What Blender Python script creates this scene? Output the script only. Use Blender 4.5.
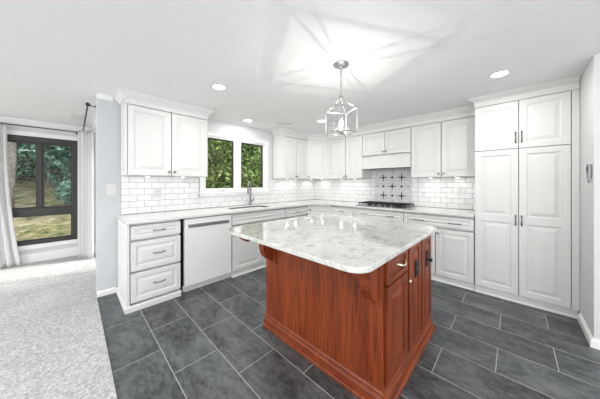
import bpy, bmesh, math, random
from mathutils import Vector, Matrix
random.seed(7)
D = bpy.data
SC = bpy.context.scene
COL = SC.collection
for o in list(D.objects):
    D.objects.remove(o, do_unlink=True)
R = math.radians
PI = math.pi

# ------------------------------------------------------------------ camera
cam = D.cameras.new('camera')
cam.sensor_fit = 'HORIZONTAL'; cam.sensor_width = 36.0
cam.lens = 219.59 / 600 * 36
cam.shift_y = -16.23 / 600
cam.clip_start = 0.05; cam.clip_end = 300
co = D.objects.new('camera', cam); COL.objects.link(co)
co.location = (-3.995, -3.395, 1.297)
co.rotation_euler = (R(90), 0, R(-45.83))
SC.camera = co

# ------------------------------------------------------------------ world, sun, exposure
W = D.worlds.new('world'); SC.world = W; W.use_nodes = True
nt = W.node_tree; nt.nodes.clear()
wo = nt.nodes.new('ShaderNodeOutputWorld'); bg = nt.nodes.new('ShaderNodeBackground')
tc = nt.nodes.new('ShaderNodeTexCoord'); sp = nt.nodes.new('ShaderNodeSeparateXYZ'); rp = nt.nodes.new('ShaderNodeValToRGB')
rp.color_ramp.elements[0].position = 0.0; rp.color_ramp.elements[0].color = (0.895, 0.905, 0.915, 1)
rp.color_ramp.elements[1].position = 0.6; rp.color_ramp.elements[1].color = (0.93, 0.96, 1.0, 1)
nt.links.new(tc.outputs['Generated'], sp.inputs[0]); nt.links.new(sp.outputs['Z'], rp.inputs[0])
nt.links.new(rp.outputs[0], bg.inputs[0]); bg.inputs[1].default_value = 3.3
nt.links.new(bg.outputs[0], wo.inputs[0])

sl = D.lights.new('sun', 'SUN'); sl.energy = 6.0; sl.angle = R(12); sl.color = (1.0, 0.96, 0.9)
so = D.objects.new('sun', sl); COL.objects.link(so)
so.rotation_euler = Vector((-1.0, 0.35, -0.95)).to_track_quat('-Z', 'Y').to_euler()
so.location = (8, -4, 9)

SC.view_settings.view_transform = 'Standard'
SC.view_settings.look = 'None'
SC.view_settings.gamma = 1.0
SC.view_settings.exposure = -0.15
RECESS_W = 7.5
PENDANT_W = 10.0
PUCK_W = 0.45

# ------------------------------------------------------------------ helpers
def tag(o, label=None, cat=None, group=None, kind=None):
    if label: o['label'] = label
    if cat: o['category'] = cat
    if group: o['group'] = group
    if kind: o['kind'] = kind
    return o

def empty(name, loc=(0, 0, 0), rz=0.0, label=None, cat=None, group=None):
    o = D.objects.new(name, None); COL.objects.link(o)
    o.location = loc; o.rotation_euler = (0, 0, rz)
    o.empty_display_size = 0.1
    return tag(o, label, cat, group)

class MB:
    def __init__(s): s.v = []; s.f = []
    def add(s, vs, fs):
        n = len(s.v); s.v += [tuple(p) for p in vs]; s.f += [tuple(i + n for i in f) for f in fs]; return s
    def box(s, x0, x1, y0, y1, z0, z1):
        x0, x1 = min(x0, x1), max(x0, x1); y0, y1 = min(y0, y1), max(y0, y1); z0, z1 = min(z0, z1), max(z0, z1)
        return s.add([(x0, y0, z0), (x1, y0, z0), (x1, y1, z0), (x0, y1, z0), (x0, y0, z1), (x1, y0, z1), (x1, y1, z1), (x0, y1, z1)],
                     [(0, 3, 2, 1), (4, 5, 6, 7), (0, 1, 5, 4), (1, 2, 6, 5), (2, 3, 7, 6), (3, 0, 4, 7)])
    def tube(s, pts, r, n=8, cap=True, closed=False):
        pts = [Vector(p) for p in pts]; m = len(pts); vs = []; ref = None
        for i, p in enumerate(pts):
            a = pts[(i - 1) % m] if (closed or i > 0) else p
            b = pts[(i + 1) % m] if (closed or i < m - 1) else p
            t = (b - a).normalized()
            if ref is None:
                ref = Vector((0, 0, 1)) if abs(t.z) < .9 else Vector((1, 0, 0))
            u = (ref - t * ref.dot(t)).normalized(); w = t.cross(u); ref = u
            rr = r[i] if isinstance(r, (list, tuple)) else r
            vs += [p + (u * math.cos(2 * PI * k / n) + w * math.sin(2 * PI * k / n)) * rr for k in range(n)]
        fs = []
        for i in range(m if closed else m - 1):
            j = (i + 1) % m
            for k in range(n):
                k2 = (k + 1) % n
                fs.append((i * n + k, i * n + k2, j * n + k2, j * n + k))
        if cap and not closed:
            fs.append(tuple(reversed(range(n)))); fs.append(tuple((m - 1) * n + k for k in range(n)))
        return s.add(vs, fs)
    def lathe(s, prof, c=(0, 0, 0), axis=(0, 0, 1), n=20, cap=True):
        ax = Vector(axis).normalized(); u = (Vector((1, 0, 0)) if abs(ax.x) < .9 else Vector((0, 1, 0)))
        u = (u - ax * u.dot(ax)).normalized(); w = ax.cross(u); c = Vector(c); vs = []; fs = []
        for r, h in prof:
            vs += [c + ax * h + (u * math.cos(2 * PI * k / n) + w * math.sin(2 * PI * k / n)) * max(r, 1e-5) for k in range(n)]
        m = len(prof)
        for i in range(m - 1):
            for k in range(n):
                k2 = (k + 1) % n; fs.append((i * n + k, i * n + k2, (i + 1) * n + k2, (i + 1) * n + k))
        if cap:
            fs.append(tuple(reversed(range(n)))); fs.append(tuple((m - 1) * n + k for k in range(n)))
        return s.add(vs, fs)
    def extrude(s, poly, a, b, plane='xz'):
        """poly of 2D points extruded along the third axis from a to b"""
        def P(p, t):
            if plane == 'xz': return (p[0], t, p[1])
            if plane == 'yz': return (t, p[0], p[1])
            return (p[0], p[1], t)
        n = len(poly)
        vs = [P(p, a) for p in poly] + [P(p, b) for p in poly]
        fs = [tuple(range(n)), tuple(reversed(range(n, 2 * n)))] + [(i, i + n, (i + 1) % n + n, (i + 1) % n) for i in range(n)]
        return s.add(vs, fs)
    def sweep(s, path, prof, side=1, closed_prof=True):
        """profile (out, z) swept along a 2D path with mitred corners"""
        P = [Vector(p) for p in path]; m = len(P); rows = []
        for i in range(m):
            d0 = (P[i] - P[i - 1]).normalized() if i > 0 else (P[1] - P[0]).normalized()
            d1 = (P[i + 1] - P[i]).normalized() if i < m - 1 else d0
            n0 = Vector((d0.y, -d0.x)) * side; n1 = Vector((d1.y, -d1.x)) * side
            nn = (n0 + n1).normalized(); k = 1 / max(.3, nn.dot(n0))
            rows.append([(P[i].x + nn.x * k * o, P[i].y + nn.y * k * o, z) for o, z in prof])
        q = len(prof); vs = [v for r in rows for v in r]; fs = []
        for i in range(m - 1):
            for j in range(q if closed_prof else q - 1):
                j2 = (j + 1) % q
                fs.append((i * q + j, (i + 1) * q + j, (i + 1) * q + j2, i * q + j2))
        fs.append(tuple(range(q))); fs.append(tuple(reversed(range((m - 1) * q, m * q))))
        return s.add(vs, fs)
    def panel_door(s, x, z, w, h, y=0.0, t=.02, st=.055, rails=None, steps=None):
        """raised-panel door facing -Y, lower-left corner x,z, back plane y"""
        f = y - t
        rails = rails or [(st, h - st)]
        steps = steps or [(0, 0), (.004, .007), (.012, .010), (.018, .010), (.046, .002), (.049, .001)]
        e = .003
        def ring(a, yy): return [(x + a, yy, z + a), (x + w - a, yy, z + a), (x + w - a, yy, z + h - a), (x + a, yy, z + h - a)]
        s.add(ring(0, y) + ring(0, f + e) + ring(e, f),
              [(0, 3, 2, 1)] + [(i, (i + 1) % 4, (i + 1) % 4 + 4, i + 4) for i in range(4)] + [(i + 4, (i + 1) % 4 + 4, (i + 1) % 4 + 8, i + 8) for i in range(4)])
        def q(x0, x1, z0, z1): s.add([(x0, f, z0), (x1, f, z0), (x1, f, z1), (x0, f, z1)], [(0, 1, 2, 3)])
        q(x + e, x + st, z + e, z + h - e); q(x + w - st, x + w - e, z + e, z + h - e)
        zs = [e] + [c for r in rails for c in r] + [h - e]
        for i in range(0, len(zs), 2): q(x + st, x + w - st, z + zs[i], z + zs[i + 1])
        for a, b in rails:
            vs = []; lim = min(w - 2 * st, b - a) / 2
            for ins, dp in steps:
                ins = min(ins, lim * .8 * ins / steps[-1][0] if lim * .8 < steps[-1][0] else ins)
                vs += [(x + st + ins, f + dp, z + a + ins), (x + w - st - ins, f + dp, z + a + ins), (x + w - st - ins, f + dp, z + b - ins), (x + st + ins, f + dp, z + b - ins)]
            n = len(steps)
            s.add(vs, [(k * 4 + i, k * 4 + (i + 1) % 4, k * 4 + 4 + (i + 1) % 4, k * 4 + 4 + i) for k in range(n - 1) for i in range(4)] + [tuple((n - 1) * 4 + i for i in range(4))])
        return s
    def build(s, name, m, parent=None, org=None, smooth=False, bevel=0, merge=False, seg=2):
        me = D.meshes.new(name)
        vs = s.v
        if org is not None: vs = [(a - org[0], b - org[1], c - org[2]) for a, b, c in vs]
        me.from_pydata(vs, [], s.f); me.materials.append(m)
        b = bmesh.new(); b.from_mesh(me)
        if merge: bmesh.ops.remove_doubles(b, verts=b.verts, dist=1e-5)
        bmesh.ops.recalc_face_normals(b, faces=b.faces); b.to_mesh(me); b.free()
        if smooth:
            for p in me.polygons: p.use_smooth = True
            try: me.set_sharp_from_angle(angle=R(40))
            except Exception: pass
        o = D.objects.new(name, me); COL.objects.link(o)
        if parent: o.parent = parent
        if bevel:
            md = o.modifiers.new('bevel', 'BEVEL'); md.width = bevel; md.segments = seg; md.limit_method = 'ANGLE'; md.angle_limit = R(40)
        return o

def copy_tree(o, parent=None):
    c = o.copy(); COL.objects.link(c)
    if parent: c.parent = parent
    for ch in list(o.children): copy_tree(ch, c)
    return c

# ------------------------------------------------------------------ materials
def mat(name, col, rough=.5, metal=0.0, spec=None, trans=0.0, emit=None, es=0.0, ior=None, coat=0.0):
    m = D.materials.new(name); m.use_nodes = True
    b = m.node_tree.nodes['Principled BSDF']
    b.inputs['Base Color'].default_value = (*col, 1); b.inputs['Roughness'].default_value = rough
    b.inputs['Metallic'].default_value = metal
    if spec is not None: b.inputs['Specular IOR Level'].default_value = spec
    if trans: b.inputs['Transmission Weight'].default_value = trans
    if ior: b.inputs['IOR'].default_value = ior
    if coat: b.inputs['Coat Weight'].default_value = coat; b.inputs['Coat Roughness'].default_value = .08
    if emit: b.inputs['Emission Color'].default_value = (*emit, 1); b.inputs['Emission Strength'].default_value = es
    return m

class NT:
    def __init__(s, m): s.m = m; s.t = m.node_tree; s.b = s.t.nodes['Principled BSDF']
    def n(s, k, **kw):
        x = s.t.nodes.new(k)
        for a, v in kw.items(): setattr(x, a, v)
        return x
    def l(s, a, b): s.t.links.new(a, b)
    def coords(s, scale=(1, 1, 1), kind='Object', rot=(0, 0, 0)):
        t = s.n('ShaderNodeTexCoord'); mp = s.n('ShaderNodeMapping'); s.l(t.outputs[kind], mp.inputs[0])
        mp.inputs['Scale'].default_value = scale; mp.inputs['Rotation'].default_value = rot
        return mp.outputs[0]
    def noise(s, vec, scale, detail=4, rough=.5, dist=0.0):
        x = s.n('ShaderNodeTexNoise'); s.l(vec, x.inputs['Vector'])
        x.inputs['Scale'].default_value = scale; x.inputs['Detail'].default_value = detail
        x.inputs['Roughness'].default_value = rough; x.inputs['Distortion'].default_value = dist
        return x.outputs['Fac']
    def ramp(s, fac, stops):
        x = s.n('ShaderNodeValToRGB'); s.l(fac, x.inputs[0]); e = x.color_ramp.elements
        while len(e) < len(stops): e.new(.5)
        for i, (p, c) in enumerate(stops):
            e[i].position = p; e[i].color = (c, c, c, 1) if isinstance(c, (int, float)) else (*c, 1)
        return x.outputs[0]
    def mix(s, fac, a, b, mode='MIX'):
        x = s.n('ShaderNodeMix', data_type='RGBA', blend_type=mode)
        for i, v in ((0, fac), (6, a), (7, b)):
            if hasattr(v, 'type') and hasattr(v, 'is_linked'): s.l(v, x.inputs[i])
            elif i == 0: x.inputs[0].default_value = v
            else: x.inputs[i].default_value = (*v, 1)
        return x.outputs[2]
    def bump(s, h, strength=.2, dist=.01):
        x = s.n('ShaderNodeBump'); s.l(h, x.inputs['Height']); x.inputs['Strength'].default_value = strength
        x.inputs['Distance'].default_value = dist; s.l(x.outputs[0], s.b.inputs['Normal'])

def paint(name, col, rough, amp=.02, sc=14):
    m = mat(name, col, rough); t = NT(m); v = t.coords()
    n = t.noise(v, sc, 5)
    c = t.ramp(n, [(.3, tuple(x * (1 - amp) for x in col)), (.7, tuple(min(1, x * (1 + amp)) for x in col))])
    t.l(c, t.b.inputs['Base Color']); t.bump(t.noise(v, 180, 2), .05, .002)
    return m

M = {}
M['cab'] = paint('white_cabinet_paint', (.72, .72, .71), .38, .008, 5)
M['ceil'] = paint('ceiling_paint', (.80, .80, .80), .85, .01)
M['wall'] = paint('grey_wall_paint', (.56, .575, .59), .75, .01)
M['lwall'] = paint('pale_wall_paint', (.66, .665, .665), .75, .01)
M['trim'] = paint('trim_paint', (.84, .84, .835), .4, .008)
M['nickel'] = mat('brushed_nickel', (.25, .245, .235), .32, 1.0)
M['satin'] = mat('satin_steel', (.42, .42, .42), .45, 1.0)
M['sinksteel'] = mat('dark_sink_steel', (.10, .10, .105), .4, .8)
M['chrome'] = mat('chrome', (.45, .45, .46), .12, 1.0)
M['steel'] = mat('stainless_steel', (.25, .255, .26), .3, 1.0)
M['black'] = mat('black_iron', (.012, .012, .013), .45)
M['dark'] = mat('dark_gap', (.03, .03, .03), .6)
M['bronze'] = paint('bronze_window_frame', (.034, .032, .030), .45, .05, 20)
M['screen'] = mat('dark_screen_edge', (.02, .017, .015), .6)
M['plate'] = mat('white_plastic', (.66, .66, .655), .35)
M['brass'] = mat('pale_brass', (.75, .66, .50), .25, 1.0)
M['candle'] = mat('candle_sleeve', (.85, .84, .8), .5)
def m_glass():
    m = D.materials.new('clear_pane_glass'); m.use_nodes = True; t = m.node_tree; t.nodes.clear()
    o = t.nodes.new('ShaderNodeOutputMaterial'); a = t.nodes.new('ShaderNodeBsdfTransparent'); g = t.nodes.new('ShaderNodeBsdfGlossy')
    lw = t.nodes.new('ShaderNodeLayerWeight'); p = t.nodes.new('ShaderNodeMath'); p.operation = 'POWER'; p.inputs[1].default_value = 4
    f = t.nodes.new('ShaderNodeMath'); f.operation = 'MULTIPLY_ADD'; f.inputs[1].default_value = .55; f.inputs[2].default_value = .008; lw.inputs[0].default_value = .5
    t.links.new(lw.outputs['Facing'], p.inputs[0]); t.links.new(p.outputs[0], f.inputs[0]); x = t.nodes.new('ShaderNodeMixShader'); g.inputs['Roughness'].default_value = .02
    a.inputs[0].default_value = (.985, .99, .988, 1)
    t.links.new(f.outputs[0], x.inputs[0]); t.links.new(a.outputs[0], x.inputs[1]); t.links.new(g.outputs[0], x.inputs[2]); t.links.new(x.outputs[0], o.inputs[0]); return m
M['glass'] = m_glass()
M['lens'] = mat('lamp_lens', (1, 1, 1), .4, emit=(1, .98, .95), es=6)
M['bulb'] = mat('bulb_glow', (1, 1, 1), .4, emit=(1, .97, .92), es=14)
M['dish'] = mat('dishwasher_white', (.80, .80, .80), .25)
M['vent'] = mat('vent_white', (.72, .72, .73), .5)
M['vinyl'] = mat('white_vinyl', (.82, .82, .81), .35)

def m_tile():
    m = mat('glossy_white_tile', (.80, .80, .80), .12, coat=.3); t = NT(m); v = t.coords()
    c = t.ramp(t.noise(v, 5, 3), [(.3, (.76, .765, .765)), (.7, (.82, .82, .815))]); t.l(c, t.b.inputs['Base Color'])
    t.bump(t.noise(v, 22, 2), .08, .004); return m
M['tile'] = m_tile()
M['grout'] = paint('grey_grout', (.15, .15, .15), .9, .08, 60)
M['decor'] = paint('pale_grey_encaustic_tile', (.60, .60, .59), .4, .05, 20)
M['ink'] = mat('black_tile_glaze', (.02, .02, .022), .3)

def m_marble(name, base, vein, rough, big=1.0, spk=20.0):
    m = mat(name, base, rough, coat=.35); t = NT(m); v = t.coords((1, 1.0, 1))
    n1 = t.noise(v, 3.2 * big, 9, .62, 1.2)
    veins = t.ramp(n1, [(.47, 0.0), (.497, .8), (.525, 0.0)])
    n2 = t.noise(v, 1.7 * big, 5, .6, .4)
    msk = t.ramp(n2, [(.42, 0.0), (.62, 1.0)])
    k = t.mix(1.0, veins, msk, 'MULTIPLY')
    n3 = t.noise(v, spk, 7, .75, .9)
    sp_ = t.ramp(n3, [(.36, .95), (.46, 0.0)])
    c0 = t.ramp(t.noise(v, 6 * big, 6, .6), [(.3, tuple(b * .90 for b in base)), (.65, base)])
    c1 = t.mix(k, c0, vein); c2 = t.mix(sp_, c1, tuple(a * .5 + b * .35 for a, b in zip(vein, base)))
    t.l(c2, t.b.inputs['Base Color']); return m
M['marble'] = m_marble('grey_veined_marble', (.62, .62, .59), (.20, .215, .21), .07)
M['quartz'] = m_marble('white_quartz', (.74, .74, .725), (.70, .70, .69), .15, 1.6, 60.0)

def m_wood(name, axis='z', light=1.0):
    m = mat(name, (.3, .08, .03), .36, spec=.32, coat=.06); t = NT(m)
    s = {'z': (5, 5, .5), 'x': (.5, 5, 5), 'y': (5, .5, 5)}[axis]
    v = t.coords(s)
    n = t.noise(v, 1.5, 4, .55, .9)
    w = t.n('ShaderNodeTexWave', wave_type='RINGS', rings_direction='SPHERICAL'); t.l(v, w.inputs[0])
    w.inputs['Scale'].default_value = .9; w.inputs['Distortion'].default_value = 6; w.inputs['Detail'].default_value = 3; w.inputs['Detail Scale'].default_value = 1.2
    s2 = {'z': (140, 140, 4), 'x': (4, 140, 140), 'y': (140, 4, 140)}[axis]
    g = t.noise(t.coords(s2), 1.0, 3)
    a = t.ramp(n, [(.3, (.18 * light, .030 * light, .007 * light)), (.7, (.285 * light, .062 * light, .015 * light))])
    b = t.mix(t.ramp(w.outputs['Fac'], [(.25, .16), (.6, 0.0)]), a, (.07 * light, .011 * light, .005 * light))
    c = t.mix(t.ramp(g, [(.40, .65), (.52, 0.0)]), b, (.055 * light, .010 * light, .005 * light))
    t.l(c, t.b.inputs['Base Color']); t.bump(g, .12, .002); return m
M['wood'] = m_wood('cherry_stained_oak')
M['woodx'] = m_wood('cherry_stained_oak_along', 'x')
M['woody'] = m_wood('cherry_stained_oak_across', 'y')

def m_slate():
    m = mat('slate_floor_tile', (.08, .09, .1), .38); t = NT(m)
    tc_ = t.n('ShaderNodeTexCoord'); sx = t.n('ShaderNodeSeparateXYZ'); t.l(tc_.outputs['Object'], sx.inputs[0])
    ax = t.n('ShaderNodeMath', operation='ADD'); t.l(sx.outputs['Y'], ax.inputs[0]); ax.inputs[1].default_value = 1.11075 + .6275 * 20
    ay = t.n('ShaderNodeMath', operation='ADD'); t.l(sx.outputs['X'], ay.inputs[0]); ay.inputs[1].default_value = 3.83 + .3085 * 20
    cx = t.n('ShaderNodeCombineXYZ'); t.l(ax.outputs[0], cx.inputs[0]); t.l(ay.outputs[0], cx.inputs[1])
    br = t.n('ShaderNodeTexBrick'); t.l(cx.outputs[0], br.inputs['Vector'])
    br.offset = .5; br.offset_frequency = 2; br.squash = 1; br.squash_frequency = 2
    for k, val in (('Scale', 1.0), ('Mortar Size', .0028), ('Mortar Smooth', .15), ('Bias', 0.0), ('Brick Width', .6275), ('Row Height', .3085)): br.inputs[k].default_value = val
    br.inputs['Color1'].default_value = (.35, .35, .35, 1); br.inputs['Color2'].default_value = (1, 1, 1, 1); br.inputs['Mortar'].default_value = (.7, .7, .7, 1)
    v = t.coords((1.7, .8, 1))
    # offset the cloud pattern by the tile value so every tile differs
    vm = t.n('ShaderNodeVectorMath', operation='MULTIPLY_ADD'); t.l(br.outputs['Color'], vm.inputs[0]); vm.inputs[1].default_value = (9, 5, 3); t.l(v, vm.inputs[2])
    n1 = t.noise(vm.outputs[0], 2.8, 10, .70, .5); n2 = t.noise(vm.outputs[0], 19, 8, .75, .3)
    base = t.ramp(n1, [(.36, (.018, .021, .026)), (.5, (.052, .059, .063)), (.62, (.14, .15, .152))])
    base = t.mix(.62, base, br.outputs['Color'], 'MULTIPLY')
    base = t.mix(t.ramp(n2, [(.42, 0.0), (.62, .5)]), base, (.17, .18, .18))
    c = t.mix(br.outputs['Fac'], base, (.36, .37, .37)); t.l(c, t.b.inputs['Base Color'])
    rr = t.ramp(n2, [(.3, .26), (.7, .45)]); t.l(rr, t.b.inputs['Roughness'])
    hm = t.mix(br.outputs['Fac'], t.mix(.5, n1, n2), (0, 0, 0)); t.bump(hm, .25, .006); return m
M['slate'] = m_slate()

def m_carpet():
    m = mat('grey_carpet_pile', (.5, .5, .49), .95, spec=.1); t = NT(m); v = t.coords()
    n = t.noise(v, 55, 3, .95); n2 = t.noise(v, 6, 6, .65)
    c = t.ramp(n, [(.36, (.36, .36, .355)), (.5, (.60, .60, .595)), (.62, (.82, .82, .815))])
    c = t.mix(t.ramp(n2, [(.35, .3), (.6, 0.0)]), c, (.44, .44, .435)); t.l(c, t.b.inputs['Base Color'])
    t.bump(n, .9, .02); return m
M['carpet'] = m_carpet()

def m_sheer():
    m = D.materials.new('sheer_white_fabric'); m.use_nodes = True; t = m.node_tree; t.nodes.clear()
    o = t.nodes.new('ShaderNodeOutputMaterial'); d = t.nodes.new('ShaderNodeBsdfDiffuse'); tr = t.nodes.new('ShaderNodeBsdfTranslucent')
    mx = t.nodes.new('ShaderNodeMixShader'); mx.inputs[0].default_value = .5
    wv = t.nodes.new('ShaderNodeTexNoise'); wv.inputs['Scale'].default_value = 220; rr = t.nodes.new('ShaderNodeValToRGB')
    rr.color_ramp.elements[0].color = (.86, .86, .86, 1); rr.color_ramp.elements[1].color = (.92, .92, .92, 1)
    t.links.new(wv.outputs['Fac'], rr.inputs[0]); t.links.new(rr.outputs[0], d.inputs[0]); t.links.new(rr.outputs[0], tr.inputs[0])
    t.links.new(d.outputs[0], mx.inputs[1]); t.links.new(tr.outputs[0], mx.inputs[2]); t.links.new(mx.outputs[0], o.inputs[0]); return m
M['sheer'] = m_sheer()

def m_leaf(name, a, b):
    m = mat(name, a, .6, spec=.3); t = NT(m); v = t.coords()
    g = t.n('ShaderNodeNewGeometry')
    c = t.ramp(g.outputs['Random Per Island'], [(0.0, a), (.6, b), (1.0, tuple(min(1, x * 1.5) for x in b))]); t.l(c, t.b.inputs['Base Color'])
    return m
M['leaf_g'] = m_leaf('mid_green_leaves', (.020, .045, .008), (.14, .20, .05))
M['leaf_d'] = m_leaf('dark_green_leaves', (.010, .022, .010), (.032, .06, .025))
M['leaf_b'] = m_leaf('blue_green_leaves', (.03, .08, .06), (.15, .28, .22))
M['leaf_y'] = m_leaf('yellow_green_leaves', (.05, .07, .015), (.16, .19, .06))
M['bark'] = paint('grey_brown_bark', (.19, .17, .15), .9, .4, 12)
def m_lawn():
    m = mat('leaf_strewn_lawn', (.1, .1, .05), .95); t = NT(m); v = t.coords()
    n = t.noise(v, 3.2, 7, .8); n2 = t.noise(v, .8, 4, .6)
    c = t.ramp(n, [(.38, (.02, .035, .01)), (.46, (.14, .16, .045)), (.54, (.26, .24, .10)), (.60, (.60, .50, .38))])
    c = t.mix(t.ramp(n2, [(.4, 0.0), (.6, .6)]), c, (.28, .24, .17)); t.l(c, t.b.inputs['Base Color']); t.bump(n, .8, .15); return m
M['lawn'] = m_lawn()

# ------------------------------------------------------------------ setting
CH = 2.31
XE = -3.815          # west end of the window wall / edge of the tile floor
XW = -3.700          # side wall of the living room, set back behind the end of the window wall
YF = 2.218           # far wall of the living room
def struct(name, mb, m, **k): return tag(mb.build(name, m, **k), kind='structure')
struct('floor', MB().box(XE, .15, -6.2, .15, -.12, 0), M['slate'])
struct('floor_carpet', MB().box(-7.5, XE, -6.2, YF + .15, -.12, .012).box(XE, XW + .15, .15, YF + .15, -.12, .012), M['carpet'])
struct('ceiling', MB().box(-7.5, .2, -6.2, .2, CH, CH + .14).box(-7.5, XW + .2, .2, YF + .2, CH, CH + .14), M['ceil'])
# window wall (north) with the window hole
wx0, wx1, wz0, wz1 = -2.65, -1.42, 1.125, 2.06
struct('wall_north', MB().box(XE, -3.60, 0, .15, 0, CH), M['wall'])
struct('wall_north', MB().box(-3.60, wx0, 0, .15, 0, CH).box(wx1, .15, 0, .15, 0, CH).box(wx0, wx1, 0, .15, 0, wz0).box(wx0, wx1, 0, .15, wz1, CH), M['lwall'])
struct('wall_east', MB().box(0, .15, -3.9, 0, 0, CH), M['lwall'])
XC = -1.125; YC = -3.853
struct('wall_south', MB().box(XC, 0, YC - .15, YC, 0, CH).box(XC, XC + .15, -6.2, YC - .15, 0, CH), M['lwall'])
# living room walls
fx0, fx1, fz0, fz1 = -4.80, -3.95, .30, 2.056
struct('wall_far', MB().box(-7.5, fx0, YF, YF + .15, 0, CH).box(fx1, XW, YF, YF + .15, 0, CH).box(fx0, fx1, YF, YF + .15, 0, fz0).box(fx0, fx1, YF, YF + .15, fz1, CH), M['lwall'])
dy0, dy1, dz1 = .20, 1.85, 2.03
struct('wall_patio', MB().box(XW, XW + .15, .15, dy0, 0, CH).box(XW, XW + .15, dy1, YF + .15, 0, CH).box(XW, XW + .15, dy0, dy1, dz1, CH), M['lwall'])

# baseboards
BP = [(0, 0), (.016, 0), (.016, .012), (.015, .062), (.010, .072), (.004, .080), (0, .082)]
struct('baseboard_north', MB().sweep([(XE, 0), (-3.645, 0)], [(o * .9, z * .8) for o, z in BP]), M['trim'])
struct('baseboard_south', MB().sweep([(-.66, YC), (XC, YC), (XC, -6.2)], [(o * 1.3, z * .85) for o, z in BP], side=1), M['trim'])
struct('baseboard_far', MB().sweep([(-7.5, YF), (XW, YF)], [(0, .01), (.018, .01), (.018, .13), (.010, .15), (0, .155)]), M['trim'])
struct('baseboard_patio', MB().sweep([(XW, YF), (XW, dy1 + .02)], [(0, .01), (.018, .01), (.018, .13), (.010, .15), (0, .155)]), M['trim'])
# small crown on the walls
CR = [(0, CH - .045), (.008, CH - .043), (.014, CH - .03), (.032, CH - .014), (.04, CH - .008), (.04, CH), (0, CH)]
struct('trim_1', MB().sweep([(XE, 0), (-3.67, 0)], CR), M['trim'])
struct('trim_2', MB().sweep([(-7.5, YF), (XW, YF), (XW, .15)], [(o * 1.6, CH - (CH - z) * 1.6) for o, z in CR]), M['trim'])

# ---- kitchen window
w1 = empty('window_1', (0, 0, 0)); w1['kind'] = 'structure'
ox0, ox1, oz0, oz1 = -2.68, -1.39, 1.095, 2.09
mb = MB()
cp = [(0, 0), (.018, 0), (.022, .008), (.022, .045), (.014, .055), (0, .055)]
for a, b, c, d in ((ox0, ox0 + .05, oz0, oz1), (ox1 - .05, ox1, oz0, oz1)): mb.box(a, b, -.022, 0, c, d)
mb.box(ox0 + .05, ox1 - .05, -.022, 0, oz1 - .05, oz1).box(ox0 + .05, ox1 - .05, -.022, 0, oz0, oz0 + .045)
mb.box(ox0 - .012, ox1 + .012, -.032, 0, oz1, oz1 + .016)
mb.build('window_casing', M['trim'], w1, bevel=.004)
MB().box(ox0 - .01, ox1 + .01, -.045, .02, oz0 + .04, oz0 + .062).build('window_sill', M['trim'], w1, bevel=.004)
for gx0, gx1 in ((-2.573, -2.111), (-1.962, -1.497)):
    z0, z1 = 1.226, 2.004
    mb = MB()
    a, b = gx0 - .06, gx1 + .06
    mb.box(a, gx0 - .008, .0, .07, z0 - .07, z1 + .05).box(gx1 + .008, b, .0, .07, z0 - .07, z1 + .05)
    mb.box(gx0 - .008, gx1 + .008, .0, .07, z1 + .008, z1 + .05).box(gx0 - .008, gx1 + .008, .0, .07, z0 - .07, z0 - .008)
    s = mb.build('window_sash', M['vinyl'], w1, bevel=.004)
    mb = MB(); e = .012
    mb.box(gx0 - .008, gx0 + e, .03, .05, z0 - .008, z1 + .008).box(gx1 - e, gx1 + .008, .03, .05, z0 - .008, z1 + .008)
    mb.box(gx0 + e, gx1 - e, .03, .05, z1 - e, z1 + .008).box(gx0 + e, gx1 - e, .03, .05, z0 - .008, z0 + .004)
    mb.build('screen_frame', M['screen'], s)
    MB().box(gx0, gx1, .055, .059, z0, z1).build('window_pane', M['glass'], s)
    xm = (gx0 + gx1) / 2 + .02
    MB().box(xm - .05, xm + .05, -.012, .0, z0 - .052, z0 - .036).tube([(xm - .03, -.016, z0 - .044), (xm + .03, -.024, z0 - .042), (xm + .045, -.022, z0 - .048)], .005, 6).build('crank_handle', M['plate'], s)

MB().box(-2.051, -2.022, .0, .07, 1.15, 2.06).build('window_mullion', M['vinyl'], w1)

# ---- living room window
w2 = empty('window_2', (0, 0, 0)); w2['kind'] = 'structure'
mb = MB(); y0, y1 = YF - .02, YF + .09
mb.box(fx0, fx0 + .06, y0, y1, fz0, fz1).box(fx1 - .06, fx1, y0, y1, fz0, fz1)
mb.box(fx0 + .06, fx1 - .06, y0, y1, fz1 - .09, fz1).box(fx0 + .06, fx1 - .06, y0, y1, fz0, fz0 + .055).box(fx0 + .06, fx1 - .06, y0, y1, .775, .885)
mb.build('window_frame', M['bronze'], w2, bevel=.004)
MB().box(-4.408, -4.364, y0 + .02, y1 - .02, .885, 1.966).build('window_mullion', M['bronze'], w2, bevel=.003)
for a, b, c, d in ((fx0 + .06, -4.408, .885, 1.966), (-4.364, fx1 - .06, .885, 1.966), (fx0 + .06, fx1 - .06, .355, .775)):
    mb = MB(); e = .022
    mb.box(a, a + e, YF + .02, YF + .05, c, d).box(b - e, b, YF + .02, YF + .05, c, d).box(a + e, b - e, YF + .02, YF + .05, d - e, d).box(a + e, b - e, YF + .02, YF + .05, c, c + e)
    s = mb.build('window_sash', M['bronze'], w2)
    MB().box(a + e, b - e, YF + .033, YF + .037, c + e, d - e).build('window_pane', M['glass'], s)
mb = MB().box(fx0 - .07, fx0, YF - .03, YF, fz0 - .07, fz1 + .07).box(fx1, fx1 + .07, YF - .03, YF, fz0 - .07, fz1 + .07)
mb.box(fx0, fx1, YF - .03, YF, fz1, fz1 + .07).box(fx0, fx1, YF - .03, YF, fz0 - .07, fz0)
mb.build('window_casing', M['trim'], w2, bevel=.004)

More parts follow.
